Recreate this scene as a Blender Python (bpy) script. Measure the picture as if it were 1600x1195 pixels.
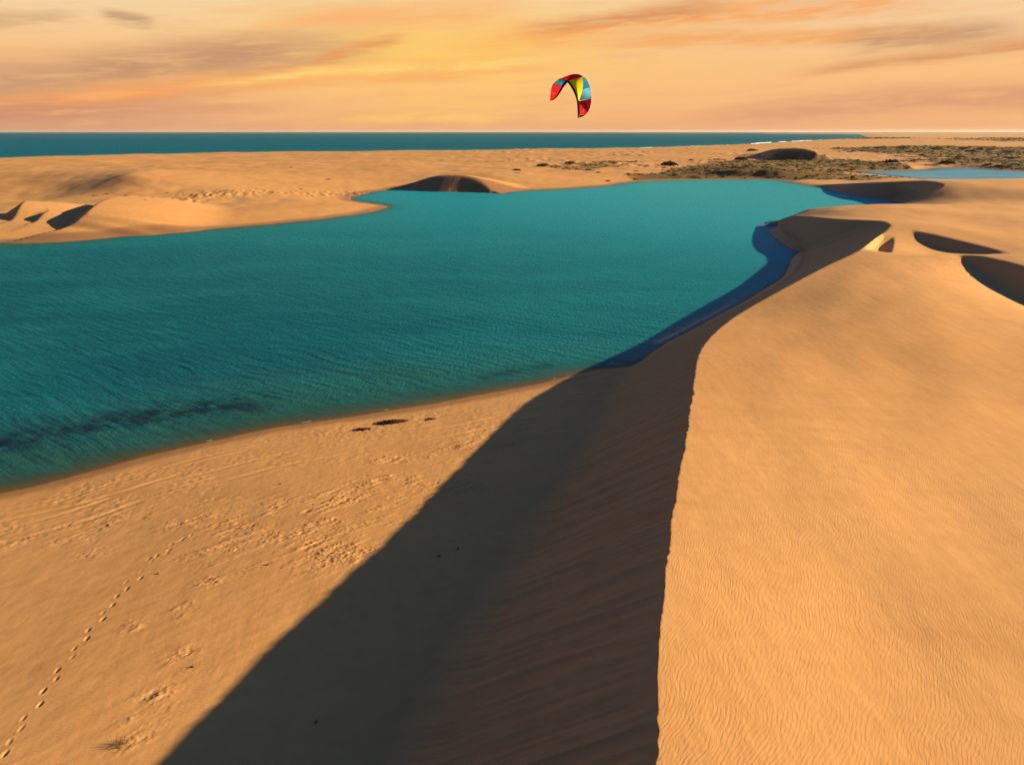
import bpy, math, random
import numpy as np

# ------------------------------------------------------------------ clear
for o in list(bpy.data.objects):
    bpy.data.objects.remove(o, do_unlink=True)
scene = bpy.context.scene
COL = scene.collection
random.seed(7)
rng = np.random.default_rng(7)
rad = math.radians

# ------------------------------------------------------------------ camera
F, CX, CY = 1100.0, 800.0, 597.5          # focal length and centre in photo pixels
PITCH = math.atan((CY - 206.0) / F)
CAMH = 18.0
cam = bpy.data.cameras.new('camera')
cam.sensor_fit = 'HORIZONTAL'
cam.sensor_width = 36.0
cam.lens = F / 1600.0 * 36.0
cam.clip_start = 0.2
cam.clip_end = 90000.0
camo = bpy.data.objects.new('camera', cam)
camo.location = (0, 0, CAMH)
camo.rotation_euler = (math.pi / 2 - PITCH, 0, 0)
COL.objects.link(camo)
scene.camera = camo

SUN_AZ, SUN_EL = 80.0, 14.5               # degrees clockwise from the view heading (+Y), above horizon
SUN_DIR = (math.sin(rad(SUN_AZ)) * math.cos(rad(SUN_EL)),
           math.cos(rad(SUN_AZ)) * math.cos(rad(SUN_EL)), math.sin(rad(SUN_EL)))
EXPOSURE = 1.52

scene.render.engine = 'CYCLES'
scene.cycles.use_denoising = True
scene.cycles.denoising_prefilter = 'NONE'
scene.cycles.sample_clamp_indirect = 1.0
scene.cycles.max_bounces = 4
scene.cycles.diffuse_bounces = 1
scene.cycles.glossy_bounces = 2
scene.cycles.transparent_max_bounces = 6
scene.view_settings.view_transform = 'Standard'
scene.view_settings.look = 'None'
scene.view_settings.exposure = EXPOSURE
scene.view_settings.gamma = 1.0
scene.view_settings.use_curve_mapping = False


# ------------------------------------------------------------------ node helper
class NT:
    def __init__(self, tree):
        self.t = tree
        self.n = tree.nodes
        self.l = tree.links

    def _set(self, sock, v):
        if isinstance(v, bpy.types.NodeSocket):
            self.l.new(v, sock)
        elif v is not None:
            sock.default_value = v

    def m(self, op, a, b=None, c=None, clamp=False):
        n = self.n.new('ShaderNodeMath'); n.operation = op; n.use_clamp = clamp
        self._set(n.inputs[0], a)
        if b is not None: self._set(n.inputs[1], b)
        if c is not None: self._set(n.inputs[2], c)
        return n.outputs[0]

    def add(self, a, b): return self.m('ADD', a, b)
    def sub(self, a, b): return self.m('SUBTRACT', a, b)
    def mul(self, a, b): return self.m('MULTIPLY', a, b)

    def ss(self, x, a, b, lo=0.0, hi=1.0):
        n = self.n.new('ShaderNodeMapRange'); n.interpolation_type = 'SMOOTHSTEP'
        self._set(n.inputs[0], x)
        n.inputs[1].default_value = a; n.inputs[2].default_value = b
        n.inputs[3].default_value = lo; n.inputs[4].default_value = hi
        return n.outputs[0]

    def mix(self, f, a, b, blend='MIX'):
        n = self.n.new('ShaderNodeMix'); n.data_type = 'RGBA'; n.blend_type = blend
        self._set(n.inputs[0], f)
        self._set(n.inputs[6], (*a, 1) if isinstance(a, tuple) and len(a) == 3 else a)
        self._set(n.inputs[7], (*b, 1) if isinstance(b, tuple) and len(b) == 3 else b)
        return n.outputs[2]

    def noise(self, vec, scale, detail=3.0, rough=0.5, dist=0.0, dim='3D'):
        n = self.n.new('ShaderNodeTexNoise'); n.noise_dimensions = dim
        if vec is not None: self.l.new(vec, n.inputs['Vector'])
        n.inputs['Scale'].default_value = scale
        n.inputs['Detail'].default_value = detail
        n.inputs['Roughness'].default_value = rough
        n.inputs['Distortion'].default_value = dist
        return n.outputs['Fac']

    def gabor(self, vec, scale, freq, ang, aniso=1.0):
        n = self.n.new('ShaderNodeTexGabor'); n.gabor_type = '2D'
        self.l.new(vec, n.inputs['Vector'])
        n.inputs['Scale'].default_value = scale
        n.inputs['Frequency'].default_value = freq
        n.inputs['Anisotropy'].default_value = aniso
        self._set(n.inputs['Orientation'], ang)
        return n.outputs['Value']

    def xyz(self, x, y, z):
        n = self.n.new('ShaderNodeCombineXYZ')
        for i, v in enumerate((x, y, z)): self._set(n.inputs[i], v)
        return n.outputs[0]

    def sep(self, v):
        n = self.n.new('ShaderNodeSeparateXYZ'); self.l.new(v, n.inputs[0])
        return n.outputs

    def attr(self, name):
        n = self.n.new('ShaderNodeAttribute'); n.attribute_name = name
        return n.outputs['Fac']

    def mapping(self, vec, rot=0.0, scale=(1, 1, 1), loc=(0, 0, 0)):
        n = self.n.new('ShaderNodeMapping')
        self.l.new(vec, n.inputs[0])
        n.inputs['Location'].default_value = loc
        n.inputs['Rotation'].default_value = (0, 0, rot)
        n.inputs['Scale'].default_value = scale
        return n.outputs[0]

    def pos(self):
        n = self.n.new('ShaderNodeNewGeometry'); return n.outputs['Position']

    def bump(self, h, dist, strength=1.0, normal=None):
        n = self.n.new('ShaderNodeBump')
        self._set(n.inputs['Strength'], strength)
        n.inputs['Distance'].default_value = dist
        self.l.new(h, n.inputs['Height'])
        if normal is not None: self.l.new(normal, n.inputs['Normal'])
        return n.outputs[0]


def lin(*c):
    return tuple(((v / 255.0) / 12.92 if v <= 10 else ((v / 255.0 + .055) / 1.055) ** 2.4) for v in c)


# ------------------------------------------------------------------ world: dusk sky
world = bpy.data.worlds.new('World')
scene.world = world
world.use_nodes = True
world.cycles.sampling_method = 'MANUAL'
world.cycles.sample_map_resolution = 512
wt = world.node_tree
wt.nodes.clear()
W = NT(wt)
SKY = 1.0 / 2 ** EXPOSURE                  # colours below are written as they look in the picture


def skyc(r, g, b):
    return tuple(v * SKY for v in lin(r, g, b))


tc = wt.nodes.new('ShaderNodeTexCoord')
dirv = tc.outputs['Generated']
dx, dy, dz = W.sep(dirv)[0:3]
az = W.m('ARCTAN2', dx, dy)
el = W.m('ARCSINE', dz)
nish = wt.nodes.new('ShaderNodeTexSky')
nish.sky_type = 'NISHITA'
nish.sun_disc = False
nish.sun_elevation = rad(SUN_EL)
nish.sun_rotation = rad(SUN_AZ)
nish.air_density = 1.0
nish.dust_density = 1.5
nish.ozone_density = 2.0
high = W.mix(1.0, nish.outputs[0], (0.0105, 0.0226, 0.0430), 'MULTIPLY')

# warm band along the horizon, pale straw above it
uv = W.xyz(W.mul(az, 3.0), W.mul(el, 22.0), 0.0)
wob = W.sub(W.noise(uv, 1.0, 3, .55, 0.0, '2D'), .5)
elw = W.add(el, W.mul(wob, .018))
c = W.mix(W.ss(elw, 0.0, .07), skyc(242, 176, 120), skyc(250, 192, 128))
c = W.mix(W.ss(elw, .06, .15), c, skyc(244, 212, 166))
# azimuth: mauve to the left low down, golden near the middle, straw at right
leftm = W.mul(W.ss(az, -.22, -.62), W.ss(el, .10, .0))
c = W.mix(W.mul(leftm, .7), c, skyc(190, 142, 120))
gx = W.m('DIVIDE', W.sub(az, -.09), .24)
gy = W.m('DIVIDE', W.sub(elw, .10), .055)
glow = W.m('EXPONENT', W.mul(W.add(W.mul(gx, gx), W.mul(gy, gy)), -1.0))
c = W.mix(W.mul(glow, .95), c, skyc(255, 204, 104))


CP, SP = math.cos(PITCH), math.sin(PITCH)


def ray(px, py):
    u = (px - CX) / F; v = (py - CY) / F
    return (u, CP - v * SP, -SP - v * CP)


def G(px, py, z=0.0):
    """Photo pixel -> world point on the level z."""
    r = ray(px, py); t = (z - CAMH) / r[2]
    return (r[0] * t, r[1] * t, z)


SN1 = W.noise(W.xyz(W.mul(az, 7.0), W.mul(el, 55.0), 0.0), 1.0, 4, .6, 0.0, '2D')
SN3 = W.noise(W.xyz(W.m('MULTIPLY_ADD', SN1, .5, W.mul(az, 9.0)), W.mul(W.m('MULTIPLY_ADD', az, -.06, el), 80.0), 0.0), 1.0, 4, .62, 0.0, '2D')
EW = W.m('MULTIPLY_ADD', W.sub(SN3, .5), .010, W.m('MULTIPLY_ADD', W.sub(SN1, .5), .016, W.m('MULTIPLY_ADD', wob, .014, el)))      # elevation ruffled by the wind
SNM = W.ss(SN3, .25, .62, .30, 1.0)


def streak(col, pts, thick, color, amt):
    """A band of cirrus through sky points given as photo pixels (turned into directions)."""
    a, e = [], []
    for (px, py) in pts:
        v = ray(px, py)
        a.append(math.atan2(v[0], v[1])); e.append(math.asin(v[2] / math.sqrt(sum(q * q for q in v))))
    co = np.polyfit(a, e, 2 if len(pts) > 3 else 1)
    if len(co) == 2:
        line = W.m('MULTIPLY_ADD', az, float(co[0]), float(co[1]))
    else:
        line = W.m('MULTIPLY_ADD', W.m('MULTIPLY_ADD', az, float(co[0]), float(co[1])), az, float(co[2]))
    v_ = W.ss(W.m('ABSOLUTE', W.sub(EW, line)), 0.0, thick * 1.8, amt * .97, 0.0)
    mid, hw = (max(a) + min(a)) / 2, (max(a) - min(a)) / 2
    h_ = W.ss(W.m('ABSOLUTE', W.sub(az, mid)), hw * .45, hw * 1.1, 1.0, 0.0)
    return W.mix(W.mul(W.mul(v_, h_), SNM), col, color)


c = streak(c, [(-400, 165), (150, 118), (420, 82), (640, 62)], .022, skyc(194, 146, 114), .9)
c = streak(c, [(100, 112), (300, 86), (470, 70)], .015, skyc(188, 138, 108), .75)
c = streak(c, [(-300, 195), (100, 165), (350, 134), (600, 80)], .010, skyc(200, 134, 104), .75)
c = streak(c, [(-160, 168), (250, 146), (560, 114), (760, 97), (960, 92)], .011, skyc(250, 164, 90), 1.0)
c = streak(c, [(260, 138), (560, 114), (760, 97), (960, 92)], .0065, skyc(255, 214, 122), 1.0)
c = streak(c, [(480, 100), (560, 78), (640, 54)], .006, skyc(232, 150, 88), .9)
c = streak(c, [(380, 34), (620, 20), (840, 14)], .014, skyc(250, 174, 108), .8)
c = streak(c, [(700, 70), (930, 42), (1180, 20), (1560, -8)], .014, skyc(247, 160, 84), 1.0)
c = streak(c, [(800, 44), (1000, 26), (1160, 8)], .007, skyc(204, 140, 98), .8)
c = streak(c, [(880, 70), (1180, 58), (1520, 50)], .0085, skyc(244, 166, 96), .95)
c = streak(c, [(1290, 68), (1480, 48), (1620, 44)], .010, skyc(190, 142, 110), .9)
c = streak(c, [(1220, 116), (1420, 90), (1600, 68), (1780, 50)], .0075, skyc(212, 144, 98), .9)
c = streak(c, [(1040, 190), (1350, 164), (1620, 148), (1900, 140)], .014, skyc(214, 148, 114), .9)
c = streak(c, [(480, 186), (700, 180), (920, 178)], .006, skyc(255, 200, 110), .95)
c = streak(c, [(560, 164), (720, 160), (860, 160)], .004, skyc(252, 196, 108), .8)
c = streak(c, [(150, 26), (200, 32), (250, 40)], .006, skyc(176, 138, 108), .85)
c = streak(c, [(-80, 40), (40, 30), (130, 34)], .005, skyc(196, 160, 122), .7)
c = streak(c, [(-200, 184), (200, 174), (500, 164)], .007, skyc(212, 144, 110), .6)
# fine fibres everywhere in the band
fib = SN3
c = W.mix(W.ss(fib, .45, .8, 0, .5), c, skyc(246, 190, 128))
c = W.mix(W.ss(fib, .5, .22, 0, .22), c, skyc(216, 160, 120))
# horizon haze line, and the band giving way to the blue-grey dusk sky above
c = W.mix(W.ss(el, .02, .0, 0, .45), c, skyc(222, 162, 118))
below = W.ss(el, -.02, -.005)
c = W.mix(W.ss(elw, .155, .34), c, high)
back = W.ss(W.m('ABSOLUTE', W.sub(az, .15)), .75, 1.9)      # the glow dies away round the horizon, away from the sunset
c = W.mix(W.mul(back, W.ss(el, .34, .155, 0, .8)), c, skyc(74, 68, 84))
bg = wt.nodes.new('ShaderNodeBackground')
wt.links.new(c, bg.inputs[0])
bg.inputs[1].default_value = 1.0
wo = wt.nodes.new('ShaderNodeOutputWorld')
wt.links.new(bg.outputs[0], wo.inputs[0])

# ------------------------------------------------------------------ sun
sl = bpy.data.lights.new('sun', 'SUN')
sl.energy = 5.0
sl.angle = rad(0.5)
sl.color = (1.0, 0.74, 0.42)
so = bpy.data.objects.new('sun', sl)
from mathutils import Vector
so.rotation_euler = Vector(SUN_DIR).to_track_quat('Z', 'Y').to_euler()
so.location = (60, 20, 60)
COL.objects.link(so)


# ------------------------------------------------------------------ numpy noise
_perm = rng.permutation(4096).astype(np.int64)
_gr = rng.uniform(0, 2 * np.pi, 4096)
_gx, _gy = np.cos(_gr).astype(np.float32), np.sin(_gr).astype(np.float32)


def perlin(x, y):
    xi = np.floor(x).astype(np.int64); yi = np.floor(y).astype(np.int64)
    xf = (x - xi).astype(np.float32); yf = (y - yi).astype(np.float32)
    u = xf * xf * xf * (xf * (xf * 6 - 15) + 10); v = yf * yf * yf * (yf * (yf * 6 - 15) + 10)

    def g(ix, iy, fx, fy):
        h = _perm[(_perm[ix & 4095] + iy) & 4095]
        return _gx[h] * fx + _gy[h] * fy
    a = g(xi, yi, xf, yf); b = g(xi + 1, yi, xf - 1, yf)
    c_ = g(xi, yi + 1, xf, yf - 1); d = g(xi + 1, yi + 1, xf - 1, yf - 1)
    return (a + u * (b - a)) * (1 - v) + (c_ + u * (d - c_)) * v


def fbm(x, y, oct=4, gain=.5):
    s = np.zeros(x.shape, np.float32); amp = 1.0; f = 1.0
    for i in range(oct):
        s += amp * perlin(x * f + 17.3 * i, y * f - 9.1 * i); amp *= gain; f *= 2.03
    return s


def sstep(x, a, b):
    t = np.clip((x - a) / (b - a), 0, 1); return t * t * (3 - 2 * t)


def polydist(X, Y, pts, closed=False, vals=None):
    """distance to polyline, optional interpolated values and arclength, side (+ = left of direction)"""
    P = np.array([p[:2] for p in pts], np.float32)
    n = len(P)
    segs = [(i, (i + 1) % n) for i in range(n if closed else n - 1)]
    best = np.full(X.shape, 1e18, np.float32)
    val = np.zeros(X.shape, np.float32); arc = np.zeros(X.shape, np.float32); side = np.zeros(X.shape, np.float32)
    L = 0.0
    for a, b in segs:
        ax, ay = P[a]; ex, ey = P[b] - P[a]; l2 = ex * ex + ey * ey + 1e-9
        t = np.clip(((X - ax) * ex + (Y - ay) * ey) / l2, 0, 1)
        qx = X - (ax + t * ex); qy = Y - (ay + t * ey)
        d = qx * qx + qy * qy
        mk = d < best
        best = np.where(mk, d, best)
        if vals is not None:
            val = np.where(mk, vals[a] + (vals[b] - vals[a]) * t, val)
            arc = np.where(mk, L + t * math.sqrt(l2), arc)
            side = np.where(mk, ex * (Y - ay) - ey * (X - ax), side)
        L += math.sqrt(l2)
    d = np.sqrt(best)
    return (d, val, arc, side) if vals is not None else d


def inside(X, Y, pts):
    P = [p[:2] for p in pts]; r = np.zeros(X.shape, bool); n = len(P)
    for i in range(n):
        x1, y1 = P[i]; x2, y2 = P[(i + 1) % n]
        if y1 == y2: continue
        cnd = ((y1 > Y) != (y2 > Y)) & (X < (x2 - x1) * (Y - y1) / (y2 - y1) + x1)
        r ^= cnd
    return r


def catmull(pts, step):
    """resample a 3D polyline smoothly"""
    P = np.array(pts, float); out = []
    Q = np.vstack([2 * P[0] - P[1], P, 2 * P[-1] - P[-2]])
    for i in range(1, len(Q) - 2):
        p0, p1, p2, p3 = Q[i - 1], Q[i], Q[i + 1], Q[i + 2]
        k = max(2, int(np.linalg.norm(p2[:2] - p1[:2]) / step))
        for t in np.arange(k) / k:
            out.append(.5 * (2 * p1 + (p2 - p0) * t + (2 * p0 - 5 * p1 + 4 * p2 - p3) * t * t + (3 * p1 - p0 - 3 * p2 + p3) * t ** 3))
    out.append(P[-1])
    return np.array(out)


class TPS:
    def __init__(self, pts, reg=0.0, sc=60.0):
        P = np.array(pts, float); self.c = P[:, :2] / sc; self.sc = sc; n = len(P)
        d = np.linalg.norm(self.c[:, None] - self.c[None], axis=2)
        K = np.where(d > 0, d * d * np.log(d + 1e-12), 0) + np.eye(n) * reg
        A = np.zeros((n + 3, n + 3)); A[:n, :n] = K
        Q = np.hstack([np.ones((n, 1)), self.c]); A[:n, n:] = Q; A[n:, :n] = Q.T
        self.w = np.linalg.solve(A, np.concatenate([P[:, 2], [0, 0, 0]])).astype(np.float32); self.n = n

    def __call__(self, X, Y):
        x = (X / self.sc).astype(np.float32); y = (Y / self.sc).astype(np.float32)
        r = self.w[self.n] + self.w[self.n + 1] * x + self.w[self.n + 2] * y
        for i in range(self.n):
            d2 = (x - np.float32(self.c[i, 0])) ** 2 + (y - np.float32(self.c[i, 1])) ** 2 + 1e-9
            r += self.w[i] * .5 * d2 * np.log(d2)
        return r


# ------------------------------------------------------------------ shorelines and crests
near_shore = [G(*p) for p in [(0, 772), (100, 750), (200, 722), (320, 693), (440, 668), (560, 650), (680, 632), (780, 613),
                              (880, 592), (940, 575), (1000, 557), (1050, 533), (1100, 505), (1150, 480), (1195, 452),
                              (1225, 427), (1236, 406), (1231, 390), (1214, 374), (1198, 360), (1192, 353)]]
hidden_shore = [(53, 149, 0), (62, 155, 0), (75, 166, 0), (90, 178, 0), (101, 186, 0)]
far_shore = [G(*p) for p in [(1410, 315), (1370, 308), (1320, 299), (1275, 291.5), (1240, 286), (1222, 282.5), (1190, 281), (1120, 281),
                             (1050, 282), (1000, 284), (972, 286.5), (952, 290), (915, 293), (850, 297), (765, 298.5), (700, 297.5),
                             (640, 294.5), (600, 297.5), (565, 302), (546, 308), (552, 314), (580, 318), (603, 321.5), (600, 326),
                             (565, 334), (520, 340), (450, 348), (300, 360), (150, 370), (0, 379)]]
lagoon_poly = [tuple(p) for p in catmull(near_shore, 3.0)] + hidden_shore + [tuple(p) for p in catmull(far_shore, 4.0)] + \
              [(-200, 62, 0), (-330, 0, 0), (-330, -90, 0), (-200, -50, 0), (-70, 12, 0)]

crest_main = [(-14, -60, 5.2), (-3.2, -18, 5.5), (-.2, -4, 5.6), G(1028, 1230, 5.6), G(1029, 1120, 5.6), G(1031, 1000, 5.6), G(1040, 900, 5.5), G(1053, 790, 5.25),
              G(1071, 690, 4.85), G(1081, 620, 4.35), G(1088, 570, 3.9), G(1096, 545, 3.6), G(1122, 515, 3.0), G(1162, 486, 2.5),
              G(1222, 452, 2.9), G(1290, 416, 3.5), G(1345, 390, 4.2), G(1378, 367, 4.7)]
crest_horn = [G(1394, 352, 5.0), G(1378, 345, 4.95), G(1345, 343.5, 4.6), G(1300, 341.5, 3.8), G(1255, 338, 2.6), G(1220, 341, 1.2), G(1194, 352, .15)]
link = [(55, 150, .1), (63, 154.5, .1), (76, 165.5, .1), (90, 176, .3), (97, 179, 1.4)]
crest_two = [(103, 181.5, 3.2), G(1475, 290, 5.0), G(1460, 284.5, 5.3), G(1440, 282.5, 5.2), G(1400, 284, 4.5), G(1340, 286.5, 2.9), G(1300, 288, 1.2), G(1264, 289.5, .2)]
tail = [(125, 262, .2), (165, 275, .2), (260, 290, .3), (420, 300, .5), (700, 250, 1.0)]
crest_line = np.vstack([catmull(crest_main, 2.0), catmull(crest_horn, 2.0), np.array(link), catmull(crest_two, 2.5), np.array(tail)])
_ds = polydist(crest_line[:, 0], crest_line[:, 1], lagoon_poly, True)
crest_slope = np.where(crest_line[:, 1] > 48, np.clip(crest_line[:, 2] / np.maximum(_ds, .5), .38, .64), .64)
crest_slope = np.convolve(np.pad(crest_slope, 4, 'edge'), np.ones(9) / 9, 'valid')   # slip-face gradient along the crest
RIGHT_POLY = [tuple(p) for p in crest_line] + [(900, 100), (900, -200), (-14, -200)]

coast = [(-900, -100), (-560, 200), G(-60, 256), G(40, 251), G(200, 245.5), G(400, 241), G(700, 237), G(1000, 233), G(1150, 227.5), G(1270, 220.5), G(1360, 216.5), (2600, 5600), (2900, 9000)]
OCEAN_POLY = [(p[0], p[1]) for p in coast] + [(2900, 20000), (-20000, 20000), (-20000, -100)]
pond_poly = [tuple(p) for p in catmull([G(*p) for p in [(1335, 267.5), (1375, 267), (1420, 266.5), (1448, 265.5), (1452, 264), (1470, 262.5), (1530, 263.5),
             (1580, 267), (1640, 269), (1800, 274), (2100, 282), (2000, 300), (1750, 298), (1600, 293), (1480, 284), (1420, 278), (1370, 273), (1340, 269.5)]], 6.0)]

# windward surface east of the crest
ctl = [tuple(p) for p in crest_line[::2]]
ctl += [G(1250, 1195, 5.3), G(1600, 1195, 4.8), G(1250, 900, 5.1), G(1600, 900, 4.5), G(1400, 700, 4.2), G(1600, 640, 3.5), G(1250, 600, 4.0),
        G(1450, 540, 3.6), G(1600, 500, 3.0), G(1360, 450, 3.4), G(1470, 430, 3.5), G(1600, 450, 3.4), G(1450, 385, 4.2), G(1600, 390, 4.2),
        G(1530, 350, 4.2), G(1250, 330, 2.0), G(1330, 323, 2.8), G(1420, 321, 3.2), G(1500, 328, 3.6), G(1600, 335, 4.0),
        G(1520, 312, 3.4), G(1600, 316, 3.6), G(1560, 290, 5.2), G(1600, 293, 5.0), G(1700, 300, 5.2), (170, 255, 2.0), (170, 268, .3), (240, 262, 3.0), (240, 282, .4),
        (60, -20, 3.2), (30, -60, 3.6), (120, 60, 3.2), (200, 120, 4.0), (400, 200, 3.5), (80, 20, 3.0), (700, 0, 3.0), (400, -100, 3), (150, 160, 4.0)]
W_right = TPS(ctl, 1e-5)

# low ground everywhere else (beach, spit, marsh)
base_ctl = [G(0, 1195, 1.9), G(300, 1000, 1.7), G(0, 900, 1.4), G(450, 800, 1.4), G(650, 1195, 1.6), G(600, 720, .9), G(780, 720, 1.0), G(860, 640, .7),
            (-40, 10, 1.5), (-60, -30, 1.5), (0, -30, 1.9), (-10, 5, 1.9),
            G(0, 360, 1.2), G(-300, 380, 2.0), G(150, 356, 1.6), G(300, 345, 2.0), G(420, 330, 2.2), G(520, 322, 1.3), G(300, 300, 2.2), G(100, 300, 1.6), G(0, 320, 1.2), (-98, 155, 1.0), (-106, 150, 1.0), (-100, 175, 1.2),
            G(0, 265, 4.6), G(100, 256, 4.8), G(250, 250, 4.0), G(200, 275, 5.4), G(400, 270, 4.2), G(420, 250, 2.8), G(560, 290, 1.8), G(600, 262, 3.4), G(560, 248, 2.2),
            G(700, 252, 2.0), G(800, 275, 2.8), G(900, 281, 1.6), G(850, 262, 1.7), G(1000, 250, 1.5), G(1000, 270, 1.0), G(1150, 262, 1.2), G(1250, 266, 1.2), G(1400, 255, 1.4),
            G(1500, 245, 1.6), G(1600, 255, 1.4), G(1600, 235, 2.0), G(1400, 235, 2.0), G(1200, 240, 1.8), G(1100, 232, 2.0), G(1300, 226, 2.2), G(1500, 222, 3.0), G(1600, 217, 4.0),
            (-300, 200, 3.0), (-400, 100, 2.5), (900, 600, 2.0), (1500, 1500, 3.0), (3000, 3000, 5.0), (4000, 1500, 4.0), (1800, 4500, 4.0)]
W_base = TPS(base_ctl, 1e-3)


def barchan(Z, X, Y, pts, slope=.64, wind=.10, side=1, res=2.0, wob=.0):
    """raise a dune along a crest line; the slip face is on the left of its direction (side=1) or right (-1)"""
    P = catmull(pts, res); v = P[:, 2]
    cx, cy = P[:, 0].mean(), P[:, 1].mean(); R_ = max(np.ptp(P[:, 0]), np.ptp(P[:, 1])) + 90
    mk = (np.abs(X - cx) < R_) & (np.abs(Y - cy) < R_)
    x, y, z = X[mk], Y[mk], Z[mk]
    d, zc, arc, sd = polydist(x, y, P, vals=v)
    lee = sd * side > 0
    up = zc - slope * d
    ww = zc - wind * d - .004 * d * d
    new = np.where(lee, np.maximum(z, up), np.maximum(z, ww) )
    h = np.clip(.9 - np.abs(z - ww), 0, 1) ** 2 * .25           # soft joint on the windward foot
    new = np.where(lee, new, new + h)
    Z[mk] = new
    return Z


def hollow(Z, X, Y, pts, L=10.0, slope=.64, side=1, res=1.5):
    """cut a lee hollow beside a crest line; the third value is the drop"""
    P = catmull(pts, res)
    cx, cy = P[:, 0].mean(), P[:, 1].mean(); R_ = max(np.ptp(P[:, 0]), np.ptp(P[:, 1])) / 2 + 5 * L
    mk = (np.abs(X - cx) < R_) & (np.abs(Y - cy) < R_)
    x, y = X[mk], Y[mk]
    d, dr, arc, sd = polydist(x, y, P, vals=P[:, 2])
    # beyond the two ends the cut fades out
    cut = np.minimum(np.maximum(dr, 0), slope * d) * np.exp(-(d / L) ** 2)
    Z[mk] -= np.where(sd * side > 0, cut, 0)
    return Z


rough_spots = []


def height(X, Y):
    at = {}
    R = np.hypot(X, Y)
    inl = inside(X, Y, lagoon_poly); ino = inside(X, Y, OCEAN_POLY); inp = inside(X, Y, pond_poly)
    dl = polydist(X, Y, lagoon_poly, True); do = polydist(X, Y, [c_[:2] for c_ in coast]); dp = polydist(X, Y, pond_poly, True)
    shore_wob = .35 * fbm(X / 5, Y / 5, 2)
    s = np.minimum(np.minimum(np.where(inl, -dl, dl), np.where(inp, -dp, dp)), np.where(ino, -do, do))
    s = s + shore_wob * np.clip(R / 60, .4, 3)
    # --- low ground
    wb = np.clip(W_base(X, Y), .5, 7) + .35 * fbm(X / 40, Y / 40, 3) * sstep(R, 60, 160) + .10 * fbm(X / 9, Y / 9, 3)
    far = sstep(R, 100, 220)
    wb += far * (.9 * fbm(X / 70 + 3, Y / 45, 3) + .35 * np.abs(fbm(X / 16, Y / 16, 3)))
    wb = np.maximum(wb, .35)
    ramp = .085 * s + .01
    k = .35
    hh = np.clip(.5 + .5 * (wb - ramp) / k, 0, 1)
    zb = wb * (1 - hh) + ramp * hh - k * hh * (1 - hh)
    bed = np.maximum(.085 * s + .01, -2.5)
    z = np.where(s < 0, bed, np.where(s < .8, np.minimum(zb, ramp), zb))
    # --- far dunes
    z = barchan(z, X, Y, [(-38, 243, .8), (-33, 243.5, 2.2), (-27.5, 242, 4.0), (-21.5, 240.5, 4.8), (-16, 239, 4.8), (-11.5, 235.5, 3.9), (-8.5, 231.5, 2.2), (-6.5, 227.5, .5)], .52, .085, -1)
    z = barchan(z, X, Y, [G(1176, 246, 1.8), G(1190, 238, 4.5), G(1212, 232.5, 7.5), G(1240, 231, 8.3), G(1266, 234.5, 7.3), G(1284, 241, 5.0), G(1296, 248, 2.0)], .55, .07, -1, 4)
    z = barchan(z, X, Y, [G(1098, 271, 1.0), G(1120, 266.5, 2.4), G(1150, 265.5, 3.1), G(1180, 263.5, 3.6), G(1215, 266, 3.2), G(1250, 269, 2.4), G(1285, 274, 1.2)], .5, .08, -1, 4)
    z = barchan(z, X, Y, [(-83.5, 134, 1.3), (-82.5, 139, 3.2), (-84, 147, 4.5), (-87, 158, 4.6), (-91, 170, 3.8), (-95, 184, 1.6)], .64, .07, 1)
    z = barchan(z, X, Y, [(-99, 142, 1.5), (-100, 147, 4.0), (-103, 154, 4.2), (-106, 162, 1.5)], .64, .07, 1)
    z = barchan(z, X, Y, [(-93, 140, 1.5), (-93.5, 144, 3.0), (-95, 149, 1.5)], .64, .1, 1)
    # --- the big dunes with the long crest
    inr = inside(X, Y, RIGHT_POLY)
    near = R < 420
    z2 = z.copy()
    x, y = X[near], Y[near]
    d, zc, arc, sd = polydist(x, y, crest_line, vals=crest_line[:, 2])
    ir = inr[near]
    slp = polydist(x, y, crest_line, vals=crest_slope)[1]
    sgn = np.where(ir, -d, d)                                   # + on the slip face
    # scalloped brink and slump tongues on the slip face
    tooth = np.abs(perlin(arc / 1.6, arc * 0 + 3.7)) + .6 * np.abs(perlin(arc / .62, arc * 0 + 8.1))
    fade = sstep(x * 0 + np.hypot(x, y), 75, 25)
    sgn = sgn + fade * (.30 * tooth * (.5 + 1.2 * np.abs(perlin(arc / 6, arc * 0 + 1.1))) - .06)
    wr = W_right(x, y)
    und = .26 * fbm((x * .85 - y * .5) / 14, (x * .5 + y * .85) / 26, 3) + .5 * fbm(x / 60, y / 60, 2) * sstep(np.hypot(x, y), 90, 160)
    wr = wr + und * sstep(d, .5, 7)
    zz = wr
    zz = hollow(zz, x, y, [(*G(1422, 366, 4.3)[:2], .0), (*G(1450, 368, 4.5)[:2], .7), (*G(1500, 375, 4.6)[:2], 1.15), (*G(1545, 384, 4.5)[:2], .8), (*G(1580, 394, 4.3)[:2], 0)], 9, .62, -1)
    zz = hollow(zz, x, y, [(54.8, 87, 0), (56.5, 83, 1.3), (57.2, 78.6, 2.0), (56, 71, 2.2), (54, 64.3, 1.8), (48, 54, 0)], 7.5, .62, -1)
    zz = hollow(zz, x, y, [(52.6, 98, 0), (50.6, 94, .8), (48.4, 90, .8), (46.6, 86.7, 0)], 4, .62, -1)
    tongue = 1.7 * (.07 * fbm(arc / .9, d / 9, 4, .6) + .05 * np.abs(perlin(arc / .35, d / 5))) * sstep(d, .0, .5) * fade
    slip = zc - slp * np.maximum(sgn, 0) + tongue
    low = z[near] - 2.6 * sstep(x * .5 + y * .8, 44, 76) * sstep(d, 34, 14) * sstep(s[near], 12, 6) * sstep(y, 175, 150)   # steep bank under the slip face
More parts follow.
